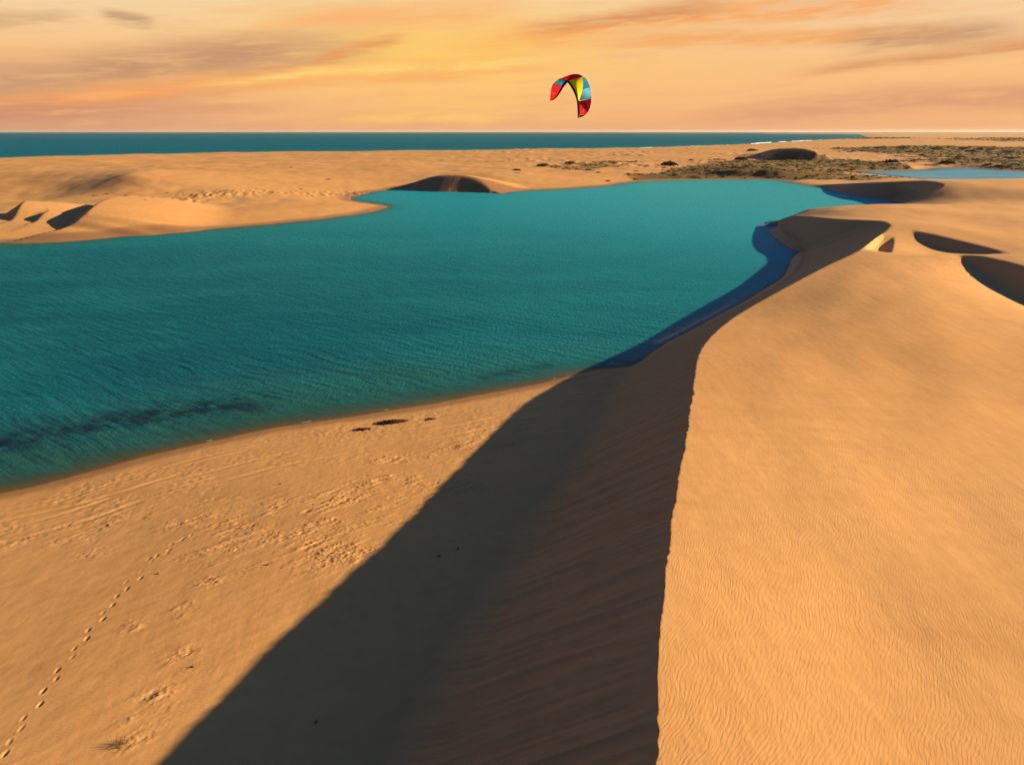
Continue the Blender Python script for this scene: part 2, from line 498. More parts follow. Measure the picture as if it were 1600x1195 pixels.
    mound = .22 * np.exp(-((slip - low) / .25) ** 2) * fade     # sand gathered along the toe
    kk = .55 * fade + .08                                        # the foot eases into the beach
    hs = np.clip(.5 + .5 * (slip - low) / kk, 0, 1)
    leez = np.where(sgn < .3, np.maximum(slip, low), low * (1 - hs) + slip * hs + kk * hs * (1 - hs))
    z2[near] = np.where(sgn < 0, zz, leez)
    z2[~near & inr] = W_right(X[~near & inr], Y[~near & inr]) + .5 * fbm(X[~near & inr] / 60, Y[~near & inr] / 60, 2)
    dune = np.zeros(X.shape, bool); dune[near] = (sgn < 0) | (slip > low); dune |= inr
    at['dune'] = dune
    at['right'] = inr.astype(np.float32)
    z = z2
    # --- beach texture: trampled patches, tracks, debris ridges (only on the near low ground)
    nb = (R < 75) & ~dune & (s > .2)
    x, y, sb = X[nb], Y[nb], s[nb]
    dz_ = np.zeros(x.shape, np.float32)
    tr = np.zeros(x.shape, np.float32)
    for off, w, dep in ((2.6, .14, .03), (3.0, .10, .03), (4.3, .16, .035), (5.2, .14, .03), (6.0, .1, .02), (6.9, .16, .03)):
        q = sb + .5 * fbm(x / 9 + off, y / 9, 2) - off
        mm = sstep(perlin(x / 8 + off * 3, y / 8), -.25, .1)
        dz_ += mm * (-dep * np.exp(-(q / w) ** 2) + .5 * dep * np.exp(-((np.abs(q) - 1.7 * w) / w) ** 2))

    def blob(px, py, rx, ry, z0=1.4, rot=0.0):
        gx_, gy_, _ = G(px, py, z0)
        a = (x - gx_) * math.cos(rot) + (y - gy_) * math.sin(rot); b = -(x - gx_) * math.sin(rot) + (y - gy_) * math.cos(rot)
        return np.exp(-((a / rx) ** 2 + (b / ry) ** 2) ** 1.5)
    rough = np.zeros(x.shape, np.float32)
    for b in ((480, 800, 4.2, 3.2), (560, 770, 3.2, 1.6), (400, 850, 3.2, 1.8), (600, 740, 3.0, 1.5), (620, 700, 5, 1.0), (760, 680, 4, 1.5), (520, 850, 2.6, 2.2), (340, 800, 3, 1.2), (700, 760, 3, 2), (820, 660, 4, 2)):
        rough = np.maximum(rough, blob(*b))
    for b in ((300, 1040, .9, .7), (290, 950, .5, .8), (330, 905, .7, .5), (60, 812, 3.5, 1.3), (130, 800, 2.5, .8), (240, 772, 2.2, .6), (150, 850, .9, .5),
              (230, 1130, .8, 1.4), (280, 830, .6, .9), (210, 980, .5, .5), (180, 790, 2.5, .7), (340, 760, 1.5, .5)):
        rough = np.maximum(rough, .9 * blob(*b))
    strk = fbm((x * .8 + y * .6) / 1.1, (-x * .6 + y * .8) / .28, 4, .6)      # streaks along the downslope
    lump = fbm(x / .24, y / .24, 3, .65)
    clump = sstep(fbm((x * .8 + y * .6) / 2.6 + 5, (-x * .6 + y * .8) / .9, 4, .6), -.35, .45)
    dz_ += rough * clump * (.07 * strk + .05 * np.abs(lump))
    dz_ += (.022 * fbm(x / .35, y / .35, 3, .6) * sstep(fbm(x / 3, y / 3, 2), -.3, .3)) * sstep(sb, .6, 2.0) * sstep(sb, 10, 5)
    dz_ += .010 * fbm((x * .8 + y * .6) / 1.6, (-x * .6 + y * .8) / .4, 3)
    z[nb] += dz_
    rr = np.zeros(X.shape, np.float32); rr[nb] = rough * clump
    at['rough'] = rr
    # --- footprints
    fp = [(28, 1030), (40, 980), (88, 928), (90, 883), (145, 830), (150, 790), (208, 743), (210, 703), (258, 660), (262, 622), (310, 585), (317, 548),
          (362, 510), (365, 480), (405, 450), (408, 420), (448, 390), (445, 360), (495, 342), (500, 320), (540, 290), (530, 275), (560, 262), (585, 250), (600, 235),
          (610, 222), (630, 212), (645, 200), (655, 190), (670, 182)]
    fps = [(a / 2.286, 740 + b / 2.286) for a, b in fp]
    trails = [fps]
    for T in trails:
        for i, (px, py) in enumerate(T):
            gx_, gy_, _ = G(px + random.uniform(-3, 3), py + random.uniform(-3, 3), 1.55); dpt = random.uniform(.35, 1.15)
            a2 = T[min(i + 2, len(T) - 1)]; a1 = T[max(i - 2, 0)]
            g2 = G(*a2, 1.55); g1 = G(*a1, 1.55)
            h = math.atan2(g2[1] - g1[1], g2[0] - g1[0]) + random.uniform(-.2, .2)
            mk = (np.abs(X - gx_) < .6) & (np.abs(Y - gy_) < .6)
            x, y = X[mk] - gx_, Y[mk] - gy_
            a = x * math.cos(h) + y * math.sin(h); b = -x * math.sin(h) + y * math.cos(h)
            q = np.sqrt((a / .13) ** 2 + (b / .062) ** 2)
            z[mk] += -.03 * dpt * np.exp(-q ** 3) + .006 * np.exp(-((q - 1.45) / .35) ** 2)
    # rough hummocky line along the far spit
    hb = (R > 100) & (R < 330) & (X < 40)
    x, y = X[hb], Y[hb]
    hl = [G(*p, 2.6) for p in [(225, 314), (330, 301), (420, 297), (500, 294), (560, 290)]]
    dh = polydist(x, y, hl)
    m_ = np.exp(-(dh / 7) ** 2)
    lump = np.abs(fbm(x / 2.6, y / 2.6, 3, .6))
    z[hb] += m_ * (.9 * lump)
    # far hummocks of the scrub plain
    fb = (R > 260) & ~inr & (s > 6)
    x, y = X[fb], Y[fb]
    hm = sstep(fbm(x / 60 + 9, y / 60, 2), -.1, .3) * sstep(x + .25 * y, 40, 140)
    z[fb] += hm * 1.5 * np.abs(fbm(x / 9, y / 9, 3, .55))
    at['s'] = s
    at['wet'] = np.exp(-(np.maximum(s, 0) / np.clip(R / 60, .95, 3)) ** 4).astype(np.float32)
    # vegetation mask
    marsh = [G(*p, 1.2) for p in [(985, 275), (1020, 270), (1060, 263), (1100, 257), (1150, 251), (1230, 249), (1330, 252), (1420, 258), (1440, 264), (1340, 266.5), (1345, 271), (1420, 275), (1380, 279), (1260, 277), (1180, 280), (1050, 281), (1000, 283)]]
    scrub = [G(*p, 1.5) for p in [(1290, 233), (1350, 231), (1440, 229), (1600, 231), (1750, 232), (1800, 275), (1640, 268), (1560, 264), (1480, 260), (1430, 254), (1440, 246), (1380, 240), (1320, 238)]]
    scrub2 = [G(*p, 2.0) for p in [(1480, 219), (1560, 217), (1700, 217), (1800, 224), (1600, 223), (1520, 221)]]
    scrub3 = [G(*p, 1.4) for p in [(860, 262), (900, 257), (960, 252), (985, 252), (950, 261), (900, 268), (870, 267)]]
    veg = np.zeros(X.shape, np.float32); vk = np.zeros(X.shape, np.float32)
    fm = R > 200
    x, y, r_ = X[fm], Y[fm], R[fm]
    nz = fbm(x / 22, y / 22, 4, .6); nz2 = fbm(x / 60 + 4, y / 60, 3)
    V = np.zeros(x.shape, np.float32)
    ridge = [G(*p, 2.0) for p in [(1322, 219), (1345, 217), (1420, 216.8), (1428, 218), (1380, 219)]]  # plant colour stands in for a far dune ridge's shaded slip face
    for pl, a_, soft in ((ridge, .9, 25), (marsh, 1.0, 10), (scrub, .95, 26), (scrub2, .7, 70), (scrub3, .8, 12)):
        dd = polydist(x, y, pl, True); si = np.where(inside(x, y, pl), dd, -dd)
        V = np.maximum(V, a_ * sstep(si + soft * 1.1 * nz, -soft * .4, soft * .4))
    V *= sstep(-z[fm], -8.0, -5.0) * (1 - at['wet'][fm])
    V = V * (1 - inr[fm])
    V *= .75 + .5 * sstep(nz2, -.3, .3) * 0.5
    veg[fm] = V
    at['veg'] = np.clip(veg, 0, 1)
    return z.astype(np.float32), at


# ------------------------------------------------------------------ polar terrain grid (fine near, coarse far)
half = rad(47); cols_in = 840
th = np.concatenate([-np.linspace(rad(72), half, 40)[:-1], np.linspace(-half, half, cols_in), np.linspace(half, rad(72), 40)[1:]])
rs = [5.0]
while rs[-1] < 9000:
    r = rs[-1]
    dep = math.atan2(CAMH - 2, r)
    dr = min((CAMH - 2) / math.sin(dep) ** 2 * rad(.07), .0050 * r)
    rs.append(r + max(dr, .03))
rs = np.array(rs)
nr, nt = len(rs), len(th)
RR, TT = np.meshgrid(rs, th, indexing='ij')
GX = (RR * np.sin(TT)).astype(np.float32); GY = (RR * np.cos(TT)).astype(np.float32)
GZ, AT = height(GX.ravel(), GY.ravel())
GZ = GZ.reshape(nr, nt)
_w = np.clip((rs - 55) / 40, 0, 1)[1:-1, None]
for _k in range(2):                                         # ease the brinks over the coarser rings
    GZ[1:-1] = GZ[1:-1] * (1 - _w) + _w * (.25 * GZ[:-2] + .5 * GZ[1:-1] + .25 * GZ[2:])
AT = {k: v.reshape(nr, nt) for k, v in AT.items()}
print('terrain grid', nr, nt, nr * nt)

# smooth vertex normals from the whole grid, shared by every piece cut from it
Pg = np.stack([GX, GY, GZ], 2)
Nn = np.cross(np.gradient(Pg, axis=1), np.gradient(Pg, axis=0))
Nn /= np.linalg.norm(Nn, axis=2, keepdims=True) + 1e-12
Nn *= np.sign(Nn[..., 2:3])


def grid_object(name, keep, mat, attrs, stride=1, zconst=None, kind='structure', label=None):
    """a mesh from the faces of the polar grid for which keep (per face) is true"""
    sx = slice(None, None, stride)
    X_, Y_ = GX[sx, sx], GY[sx, sx]
    Z_ = GZ[sx, sx] if zconst is None else np.full(X_.shape, zconst, np.float32)
    a, b = X_.shape
    idx = np.arange(a * b).reshape(a, b)
    f = np.stack([idx[:-1, :-1], idx[:-1, 1:], idx[1:, 1:], idx[1:, :-1]], 2)[keep]
    used = np.zeros(a * b, bool); used[f.ravel()] = True
    rem = np.cumsum(used) - 1
    f = rem[f].astype(np.int32)
    co = np.stack([X_, Y_, Z_], 2).reshape(-1, 3)[used]
    me = bpy.data.meshes.new(name)
    me.vertices.add(len(co)); me.vertices.foreach_set('co', co.ravel())
    me.loops.add(f.size); me.loops.foreach_set('vertex_index', f.ravel())
    me.polygons.add(len(f))
    me.polygons.foreach_set('loop_start', np.arange(0, f.size, 4, dtype=np.int32))
    me.update(calc_edges=True)
    me.polygons.foreach_set('use_smooth', np.ones(len(f), bool))
    for k in attrs:
        at_ = me.attributes.new(k, 'FLOAT', 'POINT')
        at_.data.foreach_set('value', np.ascontiguousarray(AT[k][sx, sx].reshape(-1)[used].astype(np.float32)))
    if zconst is None:
        nv = Nn[sx, sx].reshape(-1, 3)[used]
        me.normals_split_custom_set_from_vertices(nv.astype(np.float32))
    me.materials.append(mat)
    o = bpy.data.objects.new(name, me)
    COL.objects.link(o)
    if kind: o['kind'] = kind
    if label: o['label'] = label
    return o


def newmat(name):
    m_ = bpy.data.materials.new(name); m_.use_nodes = True
    t = m_.node_tree; t.nodes.clear()
    out = t.nodes.new('ShaderNodeOutputMaterial')
    return m_, NT(t), out


def principled(N, **kw):
    b = N.n.new('ShaderNodeBsdfPrincipled')
    for k, v in kw.items():
        N._set(b.inputs[k.replace('_', ' ')], (*v, 1) if isinstance(v, tuple) and len(v) == 3 else v)
    return b


# ------------------------------------------------------------------ sand
def sand_material():
    m_, N, out = newmat('sand')
    p = N.pos()
    wet, veg, right, rough = N.attr('wet'), N.attr('veg'), N.attr('right'), N.attr('rough')
    # distance from the drone's own patch fades the ripples that are too fine to see far off
    px, py, pz = N.sep(p)[0:3]
    rr = N.m('SQRT', N.add(N.mul(px, px), N.mul(py, py)))
    fade = N.ss(rr, 12, 70, 1.0, 0.08)
    patch = N.noise(p, .11, 3, .5)
    grain = N.noise(p, 1.6, 4, .65)
    big = N.noise(p, .035, 3, .5)
    col = N.mix(N.ss(big, .3, .7), (.500, .264, .092), (.548, .304, .116))
    col = N.mix(N.ss(grain, .35, .75, 0, .5), col, (.455, .235, .075))
    streaks = N.noise(N.mapping(p, rad(20), (.09, .5, .3)), 1.0, 4, .6)
    col = N.mix(N.ss(streaks, .5, .75, 0, .35), col, (.400, .205, .068))
    # heavy dark mineral grains and debris where the beach is churned
    spk = N.noise(p, 5.5, 4, .7)
    col = N.mix(N.mul(rough, N.ss(spk, .56, .72, 0, .75)), col, (.17, .09, .035))
    col = N.mix(N.mul(wet, .72), col, (.20, .10, .035))
    # scrub and marsh plants
    vn = N.noise(p, .06, 5, .65); vf = N.noise(p, .45, 4, .7)
    vc = N.mix(N.ss(vn, .35, .65), (.125, .078, .022), (.070, .062, .020))
    vc = N.mix(N.ss(vf, .45, .7, 0, .7), vc, (.175, .100, .034))
    vm = N.mul(veg, N.ss(N.add(vf, N.mul(veg, .5)), .42, .60))
    col = N.mix(vm, col, vc)
    # ripples
    flat = N.xyz(px, py, 0.0)
    warp = N.noise(p, .16, 2, .5)
    wr2 = N.noise(p, .9, 1, .5)

    # ripple crests run along the dune on its back, across the beach below it
    ca = N.add(math.cos(rad(100)), N.mul(right, math.cos(rad(-30)) - math.cos(rad(100))))
    sa_ = N.add(math.sin(rad(100)), N.mul(right, math.sin(rad(-30)) - math.sin(rad(100))))
    a = N.add(N.mul(px, ca), N.mul(py, sa_)); b_ = N.sub(N.mul(py, ca), N.mul(px, sa_))
    a = N.add(a, N.add(N.mul(warp, 2.6), N.mul(wr2, .34)))
    wl = .054
    st_ = N.noise(N.xyz(N.mul(a, 1.0 / wl), N.mul(b_, .22 / wl), 0.0), 1.0, 1.0, .5, dim='2D')
    sn = N.m('SINE', N.add(N.mul(a, 2 * math.pi / (wl * 1.9)), N.mul(st_, 4.0)))
    rip = N.add(N.mul(sn, .25), N.mul(N.sub(st_, .5), 2.2))
    nrm = N.n.new('ShaderNodeNewGeometry').outputs['Normal']
    nz = N.sep(nrm)[2]
    flatness = N.ss(nz, .86, .95)
    amp = N.mul(N.mul(fade, N.ss(patch, .30, .66, .15, 1.25)), N.mul(flatness, N.sub(1.0, N.m('MAXIMUM', N.mul(wet, 1.0), N.mul(rough, .6)))))
    h = N.add(N.mul(rip, amp), N.mul(grain, .55))
    bmp = N.bump(h, .0026, 1.0)
    mid = N.noise(N.mapping(p, rad(-35), (.9, .28, .6)), 1.0, 4, .6)
    bmp = N.bump(mid, .05, .6, bmp)
    b = principled(N, Base_Color=col, Roughness=.92, Normal=bmp)
    b.inputs['Specular IOR Level'].default_value = .12
    N._set(b.inputs['Roughness'], N.ss(wet, .3, 1.0, .92, .55))
    N._set(b.inputs['Specular IOR Level'], N.ss(wet, .3, 1.0, .1, .2))
    N.l.new(b.outputs[0], out.inputs[0])
    return m_


SAND = sand_material()
facemax = lambda A: np.maximum(np.maximum(A[:-1, :-1], A[1:, :-1]), np.maximum(A[:-1, 1:], A[1:, 1:]))
facemin = lambda A: np.minimum(np.minimum(A[:-1, :-1], A[1:, :-1]), np.minimum(A[:-1, 1:], A[1:, 1:]))
land = facemax(GZ) > -1.6
dunef = facemax(AT['dune'].astype(np.float32)) > .5
farf = (RR[:-1, :-1] > 95) & ~dunef
sa = ['wet', 'veg', 'right', 'rough']
grid_object('sand_dune', land & dunef, SAND, sa, label='long pale orange sand dune with a sharp crest and shaded slip face')
grid_object('beach', land & ~dunef & ~farf, SAND, sa, label='trampled orange sand beach sloping down to the lagoon')
grid_object('far_dunes', land & farf, SAND, sa, label='low rolling sand spit and scrub plain between lagoon and sea')

# ------------------------------------------------------------------ water
AT['depth'] = np.maximum(-GZ, 0)


def water_material(name, deep, shallow, far_tint, clear, wave, weed=False, rough=.15, spec=.08):
    m_, N, out = newmat(name)
    p = N.pos()
    px, py, pz = N.sep(p)[0:3]
    dep = N.attr('depth')
    rr = N.m('SQRT', N.add(N.mul(px, px), N.mul(py, py)))
    col = N.mix(N.ss(dep, .05, 1.5), shallow, deep)
    gust = N.noise(N.mapping(p, rad(30), (.02, .05, 1)), 1.0, 4, .6)
    col = N.mix(N.ss(gust, .42, .62, 0, .55), col, far_tint)
    if True:
        fl_ = N.noise(N.mapping(p, rad(-30), (.16, .75, 1)), 1.0, 5, .7)
        col = N.mix(N.ss(fl_, .46, .74, 0, .55), col, far_tint)
        fl2 = N.noise(N.mapping(p, rad(-34), (.5, 1.9, 1)), 1.0, 3, .6)
        col = N.mix(N.ss(fl2, .5, .3, 0, .45), col, deep)
    if weed:                                               # sky reflection painted into the colour, lighter towards the far end and right
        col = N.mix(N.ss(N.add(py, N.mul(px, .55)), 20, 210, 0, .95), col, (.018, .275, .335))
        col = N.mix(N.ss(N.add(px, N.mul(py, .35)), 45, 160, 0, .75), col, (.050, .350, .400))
        w = N.mul(N.attr('weed'), N.ss(N.noise(p, .5, 4, .65), .36, .6, .15, 1.0))
        col = N.mix(w, col, (.004, .010, .020))
    fl = N.xyz(px, py, 0.0)
    wq = N.noise(p, .07, 2, .5)
    ca, sa_ = math.cos(rad(56)), math.sin(rad(56))
    a = N.add(N.add(N.mul(px, ca), N.mul(py, sa_)), N.mul(wq, 3.0)); b_ = N.sub(N.mul(py, ca), N.mul(px, sa_))
    w1 = N.sub(N.noise(N.xyz(N.mul(a, 1.5), N.mul(b_, .22), 0.0), 1.0, 4, .6), .5)
    w2 = w1
    w3 = N.noise(N.mapping(p, rad(-56), (3.2, 1.0, 1)), 1.0, 4, .65)
    h = N.add(N.mul(w1, 1.9), N.mul(w3, .8))
    calm = N.ss(dep, .0, .5, .35, 1.0)
    h = N.mul(h, calm)
    bn = N.bump(h, wave, 1.0)
    df = N.n.new('ShaderNodeBsdfDiffuse'); N.l.new(col, df.inputs['Color']); N.l.new(N.bump(h, wave * .8, 1.0), df.inputs['Normal'])
    gl = N.n.new('ShaderNodeBsdfGlossy'); gl.inputs['Roughness'].default_value = rough; gl.inputs['Color'].default_value = (.3, .75, 1.0, 1); N.l.new(bn, gl.inputs['Normal'])
    fr = N.n.new('ShaderNodeFresnel'); fr.inputs['IOR'].default_value = 1.333; N.l.new(bn, fr.inputs['Normal'])
    b = N.n.new('ShaderNodeMixShader')                     # rough sea: facets shadow each other, so reflectance levels off
    N.l.new(N.m('MINIMUM', fr.outputs[0], spec), b.inputs[0]); N.l.new(df.outputs[0], b.inputs[1]); N.l.new(gl.outputs[0], b.inputs[2])
    if clear:
        tr = N.n.new('ShaderNodeBsdfTransparent'); tr.inputs[0].default_value = (.78, .80, .62, 1)
        mx = N.n.new('ShaderNodeMixShader')
        T = N.m('EXPONENT', N.mul(dep, -clear))
        N.l.new(N.mul(T, .92), mx.inputs[0])
        N.l.new(b.outputs[0], mx.inputs[1]); N.l.new(tr.outputs[0], mx.inputs[2])
        N.l.new(mx.outputs[0], out.inputs[0])
    else:
        N.l.new(b.outputs[0], out.inputs[0])
    return m_


# weed beds seen through the shallows
wx, wy = GX.ravel(), GY.ravel()
wl = [G(*p) for p in [(-250, 740), (-60, 708), (60, 682), (170, 660), (260, 645), (340, 633), (385, 628)]]
wd = polydist(wx, wy, wl)
AT['weed'] = (np.exp(-(wd / (1.0 + 1.1 * np.clip((-wx - 8) / 14, 0, 1) + 1.3 * np.abs(perlin(wx / 3.2, wy / 3.2)))) ** 2) * .92).reshape(nr, nt)
wl = [G(*p) for p in [(760, 590), (810, 578), (850, 572)]]
AT['weed'] = np.maximum(AT['weed'], .55 * np.exp(-(polydist(wx, wy, wl) / .8) ** 2).reshape(nr, nt))
AT['weed'] = np.clip(AT['weed'], 0, 1)

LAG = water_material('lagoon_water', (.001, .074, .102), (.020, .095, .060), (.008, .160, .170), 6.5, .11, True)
OCE = water_material('ocean_water', (.001, .108, .165), (.01, .16, .20), (.002, .125, .180), 0, .35)
PON = water_material('pond_water', (.12, .30, .42), (.10, .26, .36), (.16, .35, .46), 4.0, .08)
st = 2
gz2 = GZ[::st, ::st]; gx2 = GX[::st, ::st]; gy2 = GY[::st, ::st]
wetf = facemin(gz2) < .03
cxf = facemax(gx2); cyf = facemax(gy2)
innp = inside(cxf, cyf, [(p[0], p[1]) for p in pond_poly]) | ((polydist(cxf, cyf, pond_poly, True) < 12) & (cyf > 262))
inoc = inside(cxf, cyf, OCEAN_POLY) | ((polydist(cxf, cyf, [c_[:2] for c_ in coast]) < 25))
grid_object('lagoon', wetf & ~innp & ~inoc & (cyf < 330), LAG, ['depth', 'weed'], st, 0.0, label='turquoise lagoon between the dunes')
grid_object('pond', wetf & innp & ~inoc, PON, ['depth'], st, 0.0, label='blue pond beyond the second dune')

# ocean: fan of quads out to the horizon, with a depth attribute that keeps it deep off the beach
oz = np.concatenate([np.linspace(300, 3000, 90), np.geomspace(3100, 30000, 40)])
ot = np.linspace(rad(-80), rad(60), 160)
OR, OT = np.meshgrid(oz, ot, indexing='ij')
OX, OY = OR * np.sin(OT), OR * np.cos(OT)
keep = (inside(OX, OY, OCEAN_POLY) | (polydist(OX.ravel().astype(np.float32), OY.ravel().astype(np.float32), [c_[:2] for c_ in coast]).reshape(OX.shape) < 60) | (OR > 9000))
kf = keep[:-1, :-1] | keep[1:, 1:] | keep[1:, :-1] | keep[:-1, 1:]
idx = np.arange(OX.size).reshape(OX.shape)
f = np.stack([idx[:-1, :-1], idx[1:, :-1], idx[1:, 1:], idx[:-1, 1:]], 2)[kf]
f = f[:, ::-1]
used = np.zeros(OX.size, bool); used[f.ravel()] = True
rem = np.cumsum(used) - 1
co = np.stack([OX, OY, np.zeros_like(OX)], 2).reshape(-1, 3)[used]
me = bpy.data.meshes.new('ocean')
me.from_pydata(co.tolist(), [], rem[f].tolist())
od = polydist(co[:, 0].astype(np.float32), co[:, 1].astype(np.float32), [c_[:2] for c_ in coast]) * inside(co[:, 0], co[:, 1], OCEAN_POLY)
a_ = me.attributes.new('depth', 'FLOAT', 'POINT'); a_.data.foreach_set('value', np.clip(od / 120, 0, 3).astype(np.float32))
me.materials.append(OCE)
oo = bpy.data.objects.new('ocean', me); COL.objects.link(oo); oo['kind'] = 'structure'; oo['label'] = 'deep blue ocean reaching the horizon'


# ------------------------------------------------------------------ placing things on the terrain
def gz(x, y):
    r = math.hypot(x, y); t = math.atan2(x, y)
    i = int(np.clip(np.searchsorted(rs, r) - 1, 0, nr - 2)); j = int(np.clip(np.searchsorted(th, t) - 1, 0, nt - 2))
    a = min(max((r - rs[i]) / (rs[i + 1] - rs[i]), 0), 1); b = min(max((t - th[j]) / (th[j + 1] - th[j]), 0), 1)
    return float((GZ[i, j] * (1 - a) + GZ[i + 1, j] * a) * (1 - b) + (GZ[i, j + 1] * (1 - a) + GZ[i + 1, j + 1] * a) * b)


def ground(px, py, z=1.5):
    """photo pixel -> the point of the terrain it falls on (march along the ray)"""
    r = ray(px, py); t = 8.0
    while t < 6000:
        x, y, zz = r[0] * t, r[1] * t, CAMH + r[2] * t
        if zz <= gz(x, y): return (x, y, gz(x, y))
        t *= 1.004
    return G(px, py, z)


def mesh_obj(name, verts, faces, mat, parent=None, smooth=False):
    me_ = bpy.data.meshes.new(name); me_.from_pydata([tuple(map(float, v)) for v in verts], [], faces); me_.update()
    if smooth: me_.polygons.foreach_set('use_smooth', [True] * len(me_.polygons))
    if mat: me_.materials.append(mat)
    o = bpy.data.objects.new(name, me_); COL.objects.link(o)
    if parent: o.parent = parent
    return o


def tag(o, label, cat, group=None):
    o['label'] = label; o['category'] = cat
    if group: o['group'] = group
    return o


def empty(name, loc):
    o = bpy.data.objects.new(name, None); o.location = loc; o.empty_display_size = .3; COL.objects.link(o); return o


def simple(name, col, rough=.6, trans=0.0, var=.15, scale=6.0, spec=.3):
    m_, N, out = newmat(name)
    tcn = N.n.new('ShaderNodeTexCoord').outputs['Object']
    nz = N.noise(tcn, scale, 4, .6)
    dk = tuple(v * (1 - var * 1.6) for v in col); lt = tuple(min(1, v * (1 + var)) for v in col)
    b = principled(N, Base_Color=N.mix(N.ss(nz, .3, .7), dk, lt), Roughness=rough)
    b.inputs['Specular IOR Level'].default_value = spec
    if trans:
        tl = N.n.new('ShaderNodeBsdfTranslucent'); tl.inputs[0].default_value = (*lt, 1)
        mx = N.n.new('ShaderNodeMixShader'); mx.inputs[0].default_value = trans
        N.l.new(b.outputs[0], mx.inputs[1]); N.l.new(tl.outputs[0], mx.inputs[2]); N.l.new(mx.outputs[0], out.inputs[0])
    else:
        N.l.new(b.outputs[0], out.inputs[0])
    return m_


# ------------------------------------------------------------------ kite
KD = 92.0
K0 = np.array([0, 0, CAMH])


def K(cx, cy, depth):
    r = np.array(ray(820 + cx / 9.957, 90 + cy / 9.957)); return K0 + r * depth


kite = empty('kite', tuple(K(700, 960, KD)))
KB = np.array(kite.location)
tag(kite, 'red, yellow and blue inflatable kite flying in the orange sky', 'kite')
KM = {k: simple('kite_' + k, v, .8, t_, .06, 1.2, .0) for k, v, t_ in (('red', (.85, .012, .014), .55), ('deep_red', (.60, .006, .018), .45), ('yellow', (.85, .62, .004), .5),
      ('blue', (.008, .20, .48), .5), ('sky_blue', (.12, .45, .75), .5), ('black', (.012, .011, .014), 0.0), ('grey', (.35, .34, .36), .1), ('white', (.8, .78, .78), .1))}


def poly_at(pts, n):
    P = np.array(pts, float); L = np.concatenate([[0], np.cumsum(np.linalg.norm(np.diff(P, axis=0), axis=1))])
    if L[-1] < 1e-6: return np.repeat(P[:1], n, 0)
    t = np.linspace(0, L[-1], n); return np.stack([np.interp(t, L, P[:, k]) for k in range(P.shape[1])], 1)


def kdepth(cx, cy, te):
    """leading edge runs from the near right tip to the far left tip; the trailing edge lies a chord behind it"""
    u = (830 - cx) / 435.0
    tip = min(1.0, max(0.0, (960 - cy) / 420.0)) if cx > 620 else min(1.0, max(0.0, (680 - cy) / 260.0))
    return KD - 1.9 + 3.6 * u + (2.3 * tip if te else 0.0)


def panel(I, O, mat, nu=12, nv=8, name='canopy_panel', parent=None, lift=0.0, bulge=.16):
    a = poly_at(I, nu); b = poly_at(O, nu); V = []
    for i in range(nu):
        A = K(a[i, 0], a[i, 1], kdepth(a[i, 0], a[i, 1], False)); B = K(b[i, 0], b[i, 1], kdepth(b[i, 0], b[i, 1], True))
        for j in range(nv):
            t = j / (nv - 1); p_ = A * (1 - t) + B * t
            s_ = math.sin(math.pi * t) * math.sin(math.pi * i / (nu - 1))
            p_ = p_ + np.array([0, -1, .25]) * bulge * s_ + np.array([0, -1, 0]) * lift
            V.append(p_ - KB)
    Fc = [[i * nv + j, (i + 1) * nv + j, (i + 1) * nv + j + 1, i * nv + j + 1] for i in range(nu - 1) for j in range(nv - 1)]
    o = mesh_obj(name, V, Fc, mat, parent or kite, True)
    return o


def tube(pts3, radii, mat, name, parent, n=8, origin=None):
    V, Fc = [], []
    P = [np.array(p) for p in pts3]; og = KB if origin is None else np.array(origin)
    for i, p in enumerate(P):
        d = P[min(i + 1, len(P) - 1)] - P[max(i - 1, 0)]; d = d / (np.linalg.norm(d) + 1e-9)
        s_ = np.cross(d, [0, 1, 0.01]); s_ /= np.linalg.norm(s_) + 1e-9; u_ = np.cross(s_, d)
        for k in range(n):
            q = 2 * math.pi * k / n; V.append(p + radii[i] * (math.cos(q) * s_ + math.sin(q) * u_) - og)
    for i in range(len(P) - 1):
        for k in range(n): Fc.append([i * n + k, i * n + (k + 1) % n, (i + 1) * n + (k + 1) % n, (i + 1) * n + k])
    Fc.append(list(range(n))[::-1]); Fc.append([(len(P) - 1) * n + k for k in range(n)])
    return mesh_obj(name, V, Fc, mat, parent, True)


pr = panel([(400, 668), (470, 630), (520, 575), (600, 425)], [(396, 670), (405, 560), (412, 490), (430, 440)], KM['red'])
pb = panel([(605, 420), (655, 372)], [(455, 432), (500, 385), (570, 335)], KM['blue'])
panel([(455, 432), (500, 385), (570, 335)], [(436, 434), (458, 400), (488, 366), (525, 340), (568, 327)], KM['yellow'], 8, 4, bulge=.02)
pt_ = panel([(655, 372), (665, 369), (678, 364)], [(570, 327), (640, 299), (700, 276), (760, 264), (805, 262), (855, 274), (900, 297)], KM['deep_red'], 16)
py_ = panel([(678, 364), (730, 440), (775, 525), (808, 610), (822, 665)], [(900, 299), (906, 380), (905, 450), (890, 540), (852, 664)], KM['yellow'], 14)
pq = panel([(908, 330), (908, 400), (907, 450), (900, 500)], [(902, 300), (950, 342), (985, 400), (1008, 470)], KM['blue'], 12)
pw = panel([(900, 500), (890, 550), (872, 615), (852, 668)], [(1008, 470), (1020, 520), (1028, 580), (1031, 642)], KM['sky_blue'], 12)
pz_ = panel([(852, 690), (856, 760), (860, 830), (858, 895)], [(1030, 650), (1026, 720), (1010, 785), (985, 840), (938, 890)], KM['red'], 14)
panel([(824, 668), (832, 760), (836, 850), (832, 938)], [(852, 690), (856, 760), (860, 830), (858, 895)], KM['black'], 10, 4, bulge=.03)
panel([(832, 938), (845, 930), (858, 900)], [(850, 936), (905, 915), (938, 890)], KM['black'], 6, 4, bulge=.02)
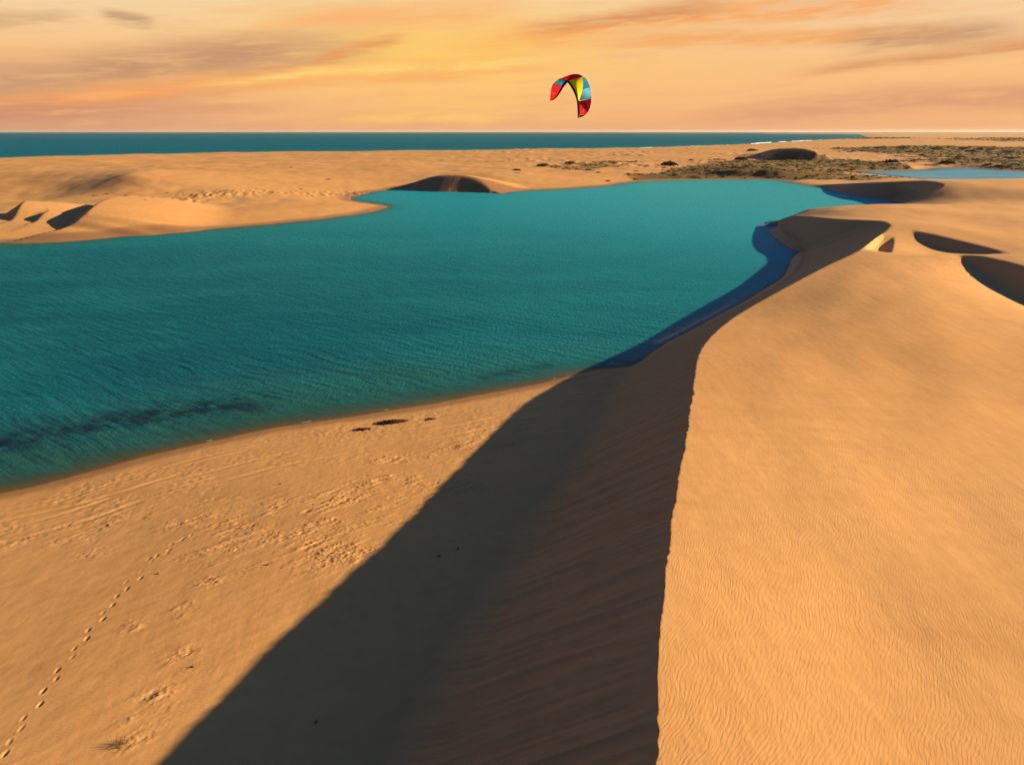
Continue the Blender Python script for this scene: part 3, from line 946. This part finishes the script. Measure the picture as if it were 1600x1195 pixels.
le = [(395, 672), (450, 648), (500, 600), (548, 525), (590, 450), (625, 405), (660, 370), (690, 395), (730, 450), (770, 520), (800, 595), (820, 668), (828, 760), (830, 850), (826, 942)]
lp = catmull([(a, b, 0) for a, b in le], 12)
lp3 = [K(p[0], p[1], kdepth(p[0], p[1], False) - .03) for p in lp]
m_ = len(lp3)
tube(lp3, [.045 + .115 * math.sin(math.pi * min(1, max(0, i / (m_ - 1)))) * (1.25 if i < m_ * .4 else .8) for i in range(m_)], KM['black'], 'leading_edge', kite, 10)
tp = [(395, 672), (405, 560), (412, 490), (430, 438), (458, 400), (488, 366), (525, 340), (570, 326), (640, 298), (700, 275), (760, 263), (805, 261), (855, 273), (902, 298), (950, 340), (985, 398), (1008, 468), (1022, 540), (1031, 645), (1026, 720), (1010, 785), (985, 840), (938, 892), (905, 915), (832, 940)]
tp3 = [K(p[0], p[1], kdepth(p[0], p[1], True)) for p in tp]
tube(tp3, [.025] * len(tp3), KM['black'], 'trailing_edge', kite, 6)
for st_, w_, mm in (([(660, 372), (620, 350), (570, 336), (510, 372), (440, 432)], .05, 'black'), ([(600, 424), (520, 432), (432, 440)], .045, 'grey'),
                    ([(902, 300), (910, 380), (908, 450), (893, 540), (852, 664)], .035, 'white'), ([(850, 686), (940, 668), (1030, 648)], .05, 'grey'),
                    ([(678, 362), (780, 336), (900, 298)], .03, 'deep_red')):
    q = poly_at(st_, 10)
    tube([K(a, b, (kdepth(a, b, False) + kdepth(a, b, True)) / 2 - .25) for a, b in q], [w_] * 10, KM[mm], 'strut', kite, 8)


def emblem(polys, parent, mat, dd):
    for pl in polys:
        V = [K(a, b, (kdepth(a, b, False) + kdepth(a, b, True)) / 2 - dd) - KB for a, b in pl]
        Vb = [v + np.array([0, .01, 0]) for v in V]; n = len(V)
        mesh_obj('emblem', V + Vb, [list(range(n)), list(range(n, 2 * n))[::-1]] + [[k, (k + 1) % n, n + (k + 1) % n, n + k] for k in range(n)], mat, parent)


emblem([[(872, 828), (885, 818), (893, 840), (889, 858), (876, 850)], [(898, 832), (910, 806), (917, 822), (908, 850)], [(922, 818), (938, 800), (941, 815), (926, 836)], [(868, 872), (905, 862), (904, 870), (868, 882)]], pz_, KM['white'], .45)
emblem([[(424, 548), (436, 540), (444, 580), (432, 592)], [(448, 545), (458, 552), (455, 590), (447, 588)], [(462, 548), (476, 560), (468, 574)]], pr, KM['white'], .45)
emblem([[(752, 462), (768, 450), (784, 462), (776, 474), (764, 466)]], py_, KM['black'], .45)

# ------------------------------------------------------------------ shrubs
LEAF = [simple('shrub_leaves', (.120, .108, .036), .8, .15, .45, .35, .1), simple('dry_shrub_leaves', (.190, .122, .046), .85, .1, .4, .35, .1), simple('dark_shrub_leaves', (.045, .048, .020), .8, .1, .4, .35, .1)]
BARK = simple('bark', (.09, .06, .04), .9)


def leaf_dome(seed, n=520, flat=.42):
    g = np.random.default_rng(seed); V, Fc = [], []
    lobes = [(g.uniform(-.55, .55), g.uniform(-.35, .35), g.uniform(.35, .6), g.uniform(.6, 1.1)) for _ in range(6)] + [(0, 0, .55, 1.0)]
    for i in range(n):
        lx, ly, lr, lh = lobes[g.integers(len(lobes))]
        a = g.uniform(0, 2 * math.pi); q = math.sqrt(g.uniform(0, 1)); e = g.uniform(.55, 1.05)
        px, py = lx + lr * q * math.cos(a), ly + lr * q * math.sin(a)
        pz = max(0.0, lh * flat * math.sqrt(max(0, 1 - q * q)) * e)
        s_ = g.uniform(.035, .085); ax = g.normal(size=3); ax /= np.linalg.norm(ax); bx = np.cross(ax, g.normal(size=3)); bx /= np.linalg.norm(bx)
        c0 = np.array([px, py, pz]); k = len(V)
        V += [c0 - ax * s_ * 1.5, c0 + bx * s_, c0 + ax * s_ * 1.5, c0 - bx * s_]; Fc.append([k, k + 1, k + 2, k + 3])
    return V, Fc


def stem_mesh(seed):
    g = np.random.default_rng(seed); V, Fc = [], []
    for i in range(5):
        a = g.uniform(0, 6.28); p0 = np.array([.05 * math.cos(a), .05 * math.sin(a), -.1]); p1 = np.array([.5 * math.cos(a), .35 * math.sin(a), g.uniform(.15, .3)])
        k = len(V); w = .02
        for p_, ww in ((p0, w), (p1, w * .5)):
            V += [p_ + np.array([ww, 0, 0]), p_ + np.array([-ww * .5, ww, 0]), p_ + np.array([-ww * .5, -ww, 0])]
        Fc += [[k, k + 1, k + 4, k + 3], [k + 1, k + 2, k + 5, k + 4], [k + 2, k, k + 3, k + 5]]
    return V, Fc


protos = []
for sd in range(4):
    V, Fc = leaf_dome(40 + sd); me_ = bpy.data.meshes.new('foliage'); me_.from_pydata([tuple(map(float, v)) for v in V], [], Fc)
    V2, F2 = stem_mesh(60 + sd); ms = bpy.data.meshes.new('stem'); ms.from_pydata([tuple(map(float, v)) for v in V2], [], F2); ms.materials.append(BARK)
    protos.append((me_, ms))
proto_mats = {}


def shrub(px, py, wpx, hk, leaf, label, group=None):
    x, y, z = ground(px, py)
    w = wpx / F * math.hypot(x, y) * .55
    e = empty('shrub', (x, y, z - .05)); e.rotation_euler[2] = random.uniform(0, 6.28) if wpx < 18 else random.uniform(-.4, .4)
    k = random.randrange(4)
    if (k, leaf) not in proto_mats:
        mm = protos[k][0].copy(); mm.name = 'foliage'; mm.materials.append(LEAF[leaf]); proto_mats[(k, leaf)] = mm
    fo = bpy.data.objects.new('foliage', proto_mats[(k, leaf)]); fo.scale = (w, w, w * hk); fo.parent = e; COL.objects.link(fo)
    stm = bpy.data.objects.new('stem', protos[k][1]); stm.scale = (w, w, w * hk); stm.parent = e; COL.objects.link(stm)
    tag(e, label, 'shrub', group)


shrub(850, 259.5, 27, .55, 0, 'widest low green shrub on the sand behind the far lagoon dune')
shrub(892, 255.5, 23, .6, 0, 'rounded green shrub on open sand, next after the widest low one')
shrub(1047, 259, 27, 1.0, 2, 'tall dark shrub with a bright green top on a sandy hummock')
shrub(1156, 250.5, 20, 1.0, 2, 'dark pointed shrub on pale sand at the edge of the brown marsh')
shrub(807, 266.5, 15, .7, 2, 'dark squat shrub peeking over the back of the far lagoon dune')
shrub(950, 283.5, 10, .7, 1, 'small brown shrub by itself at the far waterline of the lagoon')
shrub(1174, 236, 16, .7, 2, 'dark shrub clump beside the shaded bowl of the distant dune')
shrub(1393, 254, 20, .8, 2, 'dark grey shrub mound at the foot of the smooth sand slope by the marsh')
shrub(1481, 256, 22, .8, 2, 'dark shrub mound beside pale sand above the blue pond')
for px, py, w in ((909, 259, 7), (928, 253.5, 8), (959, 252.5, 6), (980, 257, 8), (1011, 259, 9), (994, 268, 8), (981, 273, 7), (1037, 271, 9), (1069, 262, 8), (900, 262, 6), (935, 270, 9), (1000, 258, 5), (1026, 262, 6)):
    shrub(px, py, w, .6, random.choice((0, 1, 2)), 'small dark shrub scattered on the sandy flat between lagoon and sea', 'small shrubs on the sandy flat')
for px, py, w in ((1080, 250.5, 11), (1108, 251, 8), (1120, 250, 12), (1131, 250, 8), (1190, 250, 6), (1140, 254, 6)):
    shrub(px, py, w, .6, random.choice((0, 0, 1)), 'small green shrub in the line along the sea side of the brown marsh', 'shrubs along the marsh edge')
for px, py, w in ((1560, 260, 12), (1542, 259, 12), (1506, 233, 13), (1463, 233, 16), (1409, 232, 14), (1373, 232, 13), (1515, 237, 14), (1532, 234, 12), (1549, 234, 12), (1580, 247, 11), (1440, 243, 10), (1500, 246, 12), (1575, 238, 12), (1420, 238, 10), (1525, 250, 10)):
    shrub(px, py, w, .65, random.choice((0, 2, 2)), 'dark shrub standing out of the scrub plain beyond the blue pond', 'shrubs of the scrub plain')
for px, py, w in ((225, 313, 7), (150, 306, 9), (168, 303.5, 7), (195, 306, 10), (260, 302, 6), (300, 305, 8), (345, 300, 6), (425, 301, 9), (400, 296, 6), (470, 296, 7), (512, 281, 12), (455, 262, 9)):
    shrub(px, py, w, .4, 1, 'low brown tussock on the rough hummocky strip across the far dunes', 'tussocks on the far dunes')

# scrub too dense to count, spread over the marsh and the scrub plain
vm = (AT['veg'] * (RR > 230)).copy()
prob = (vm * RR * np.gradient(rs)[:, None] * np.gradient(th)[None, :])[:, :]
prob = prob / np.maximum(1.0, (RR / 420) ** 1.6); prob = np.where(RR < 2600, prob, 0).ravel()
pick = rng.choice(prob.size, 5000, p=prob / prob.sum())
V, Fc, MI = [], [], []
gxr, gyr, gzr, rrr = GX.ravel(), GY.ravel(), GZ.ravel(), RR.ravel()
for k in pick:
    sz = random.uniform(.5, 1.3) * (1 + rrr[k] / 700); hh = sz * random.uniform(.14, .32)
    cx, cy, cz = gxr[k] + random.uniform(-2, 2), gyr[k] + random.uniform(-2, 2), gzr[k]
    mi = random.choice((0, 0, 1, 1, 1, 2))
    for q in range(7):
        a = random.uniform(0, 6.28); ox, oy = sz * .55 * math.cos(a) * random.random(), sz * .55 * math.sin(a) * random.random()
        b = random.uniform(0, 6.28); wx_, wy_ = math.cos(b) * sz * .4, math.sin(b) * sz * .4; t = hh * random.uniform(.5, 1.0)
        n = len(V)
        V += [(cx + ox - wx_, cy + oy - wy_, cz - .05), (cx + ox + wx_, cy + oy + wy_, cz - .05), (cx + ox + wx_ * .5 + random.uniform(-.2, .2) * sz, cy + oy + wy_ * .5, cz + t), (cx + ox - wx_ * .6, cy + oy - wy_ * .6 + random.uniform(-.2, .2) * sz, cz + t * .8)]
        Fc.append((n, n + 1, n + 2, n + 3)); MI.append(mi)
sc = mesh_obj('scrub', V, Fc, LEAF[0])
sc.data.materials.append(LEAF[1]); sc.data.materials.append(LEAF[2]); sc.data.polygons.foreach_set('material_index', MI)
sc['kind'] = 'stuff'; tag(sc, 'olive and brown low scrub covering the marsh and plain beyond the lagoon', 'scrub')

# ------------------------------------------------------------------ foam
FOAM = simple('foam', (.78, .76, .72), .7, 0, .1, .8)


def foam_strip(line, a0, a1, w, h, seed):
    g = np.random.default_rng(seed); P = poly_at([p[:2] for p in line], 400); L = np.concatenate([[0], np.cumsum(np.linalg.norm(np.diff(P, axis=0), axis=1))])
    n = 14; t = np.linspace(a0, a1, n); x = np.interp(t, L, P[:, 0]); y = np.interp(t, L, P[:, 1])
    dxy = np.stack([np.gradient(x), np.gradient(y)], 1); dxy /= np.linalg.norm(dxy, axis=1)[:, None] + 1e-9; nx, ny = -dxy[:, 1], dxy[:, 0]
    V, Fc = [], []
    for i in range(n):
        ww = w * math.sin(math.pi * i / (n - 1)) * g.uniform(.5, 1.3) + .002; o_ = g.uniform(-.35, .35) * w
        for k, (q, zz) in enumerate(((-1, 0), (0, 1), (1, 0))): V.append((x[i] + nx[i] * (o_ + q * ww), y[i] + ny[i] * (o_ + q * ww), .012 + h * zz))
    for i in range(n - 1):
        for k in range(2): Fc.append((i * 3 + k, i * 3 + k + 1, i * 3 + 4 + k, i * 3 + 3 + k))
    return V, Fc


AV, AF = [], []
seaward = [(p[0] - 9, p[1] + 9) for p in coast]
g = np.random.default_rng(3)
CL = float(np.sum(np.linalg.norm(np.diff(np.array(seaward), axis=0), axis=1)))
for i in range(70):
    a0 = g.uniform(700, 3000); V, Fc = foam_strip([(p[0] - g.uniform(0, 14), p[1] + g.uniform(0, 14)) for p in seaward], a0, a0 + g.uniform(12, 70), g.uniform(.8, 2.6), g.uniform(.2, .7), i)
    n = len(AV); AV += V; AF += [tuple(q + n for q in f_) for f_ in Fc]
so_ = mesh_obj('surf', AV, AF, FOAM); so_['kind'] = 'stuff'; tag(so_, 'broken white surf along the ocean beach', 'surf')
AV, AF = [], []
for i in range(7):
    a0 = g.uniform(2, 40) if i < 4 else g.uniform(40, 75); V, Fc = foam_strip([(p[0] - .12, p[1] + .3) for p in near_shore], a0, a0 + g.uniform(.3, .9), g.uniform(.008, .022), .006, 200 + i)
    n = len(AV); AV += V; AF += [tuple(q + n for q in f_) for f_ in Fc]
so_ = mesh_obj('foam', AV, AF, FOAM); so_['kind'] = 'stuff'; tag(so_, 'thin broken foam line along the lagoon waterline', 'foam')

# ------------------------------------------------------------------ wrack, sticks and a dry tuft on the beach
WEED = simple('dry_seaweed', (.045, .030, .016), .9, 0, .4, 3.0, .1)
STICK = simple('driftwood', (.10, .065, .04), .9, 0, .3, 8.0, .1)


def strands(seed, lx, ly, n, hmax):
    g = np.random.default_rng(seed); V, Fc = [], []
    for i in range(n):
        a = g.uniform(0, 6.28); q = math.sqrt(g.uniform(0, 1)); x, y = lx * q * math.cos(a), ly * q * math.sin(a); h = g.uniform(0, 6.28)
        L = g.uniform(.10, .32); w = g.uniform(.012, .035); zt = hmax * (1 - q * q) * g.uniform(.3, 1)
        k = len(V); m = 4
        for j in range(m):
            t = j / (m - 1) - .5; hx = h + t * g.uniform(-1.2, 1.2); px, py = x + L * t * math.cos(hx), y + L * t * math.sin(hx); pz = zt * (1 - 2.6 * t * t) + .004
            V += [(px - w * math.sin(h), py + w * math.cos(h), pz - .012), (px, py, pz + .02), (px + w * math.sin(h), py - w * math.cos(h), pz - .012)]
        for j in range(m - 1):
            for r_ in range(2): Fc.append((k + j * 3 + r_, k + j * 3 + r_ + 1, k + j * 3 + 4 + r_, k + j * 3 + 3 + r_))
    return V, Fc


for px, py, lx, ly, n, h, rz, lab in ((612, 661, 1.05, .42, 260, .13, .25, 'large dark heap of dried seaweed on the beach below the waterline'), (566, 672, .55, .22, 70, .06, .2, 'thin scatter of dried seaweed just beside the large dark heap'),
                                      (672, 656, .35, .2, 26, .04, .1, 'small loose wisp of seaweed on the beach next to the dune shadow')):
    V, Fc = strands(int(px), lx, ly, n, h); o = mesh_obj('seaweed_heap', V, Fc, WEED); x, y, z = ground(px, py); o.location = (x, y, z + .005); o.rotation_euler[2] = rz
    tag(o, lab, 'seaweed')
x, y, z = ground(186, 1164)
V, Fc = [], []
g = np.random.default_rng(12)
for i in range(90):
    a = g.uniform(0, 6.28); L = g.uniform(.12, .34); lean = g.uniform(.2, 1.1); bx, by = .12 * g.normal(), .08 * g.normal(); w = .006; k = len(V)
    for j in range(4):
        t = j / 3; rr_ = L * t * math.sin(lean); zz = L * t * math.cos(lean) - .08 * t * t
        V += [(bx + rr_ * math.cos(a) - w * (1 - t * .8) * math.sin(a), by + rr_ * math.sin(a) + w * (1 - t * .8) * math.cos(a), zz), (bx + rr_ * math.cos(a) + w * (1 - t * .8) * math.sin(a), by + rr_ * math.sin(a) - w * (1 - t * .8) * math.cos(a), zz)]
    Fc += [(k + 2 * j, k + 2 * j + 1, k + 2 * j + 3, k + 2 * j + 2) for j in range(3)]
o = mesh_obj('grass_tuft', V, Fc, LEAF[1]); o.location = (x, y, z - .01); tag(o, 'dry dark grass tuft alone on the sand at the edge of the dune shadow', 'grass tuft')
stick_spots = [(300, 1043), (332, 905), (247, 898), (438, 757), (375, 826), (420, 882), (686, 871), (716, 858), (495, 1130)]
for i, (px, py) in enumerate(stick_spots):
    x, y, z = ground(px, py); g = np.random.default_rng(i); L = g.uniform(.10, .2); a = g.uniform(-.6, 1.2)
    P = [np.array([(t - .5) * L, .12 * L * math.sin(3 * t + i), .012 + .05 * L * math.sin(math.pi * t)]) for t in np.linspace(0, 1, 6)]
    o = tube(P, [.018, .022, .02, .017, .012, .006], STICK, 'driftwood', None, 6, (0, 0, 0)); o.location = (x, y, z); o.rotation_euler[2] = a
    Pb = [P[2], P[2] + np.array([.15 * L, .22 * L, .06]), P[2] + np.array([.22 * L, .36 * L, .07])]
    tube(Pb, [.012, .009, .004], STICK, 'twig', o, 5, (0, 0, 0))
    shade = px > 640 or (px == 495 and py > 1100)
    tag(o, 'short dark driftwood twig on the shaded sand at the dune foot' if shade else 'short dark driftwood twig on the sunlit trampled sand', 'driftwood', 'twigs in the dune shade' if shade else 'twigs on the sunlit sand')

# ------------------------------------------------------------------ sea air
HZ = (-30500, -130, -4.0, 30500, 31000, 46.0)
V = [(HZ[i], HZ[j], HZ[k]) for k in (2, 5) for j in (1, 4) for i in (0, 3)]
hz = mesh_obj('haze', V, [(0, 2, 3, 1), (4, 5, 7, 6), (0, 1, 5, 4), (2, 6, 7, 3), (0, 4, 6, 2), (1, 3, 7, 5)], None)
m_, N, out = newmat('sea_air')
vol = N.n.new('ShaderNodeVolumePrincipled')
vol.inputs['Color'].default_value = (.86, .84, .82, 1)
vol.inputs['Density'].default_value = .000015
vol.inputs['Anisotropy'].default_value = .3
N.l.new(vol.outputs[0], out.inputs['Volume'])
hz.data.materials.append(m_)
hz['kind'] = 'stuff'; hz['label'] = 'thin warm sea haze over the far dunes and ocean'; hz['category'] = 'haze'
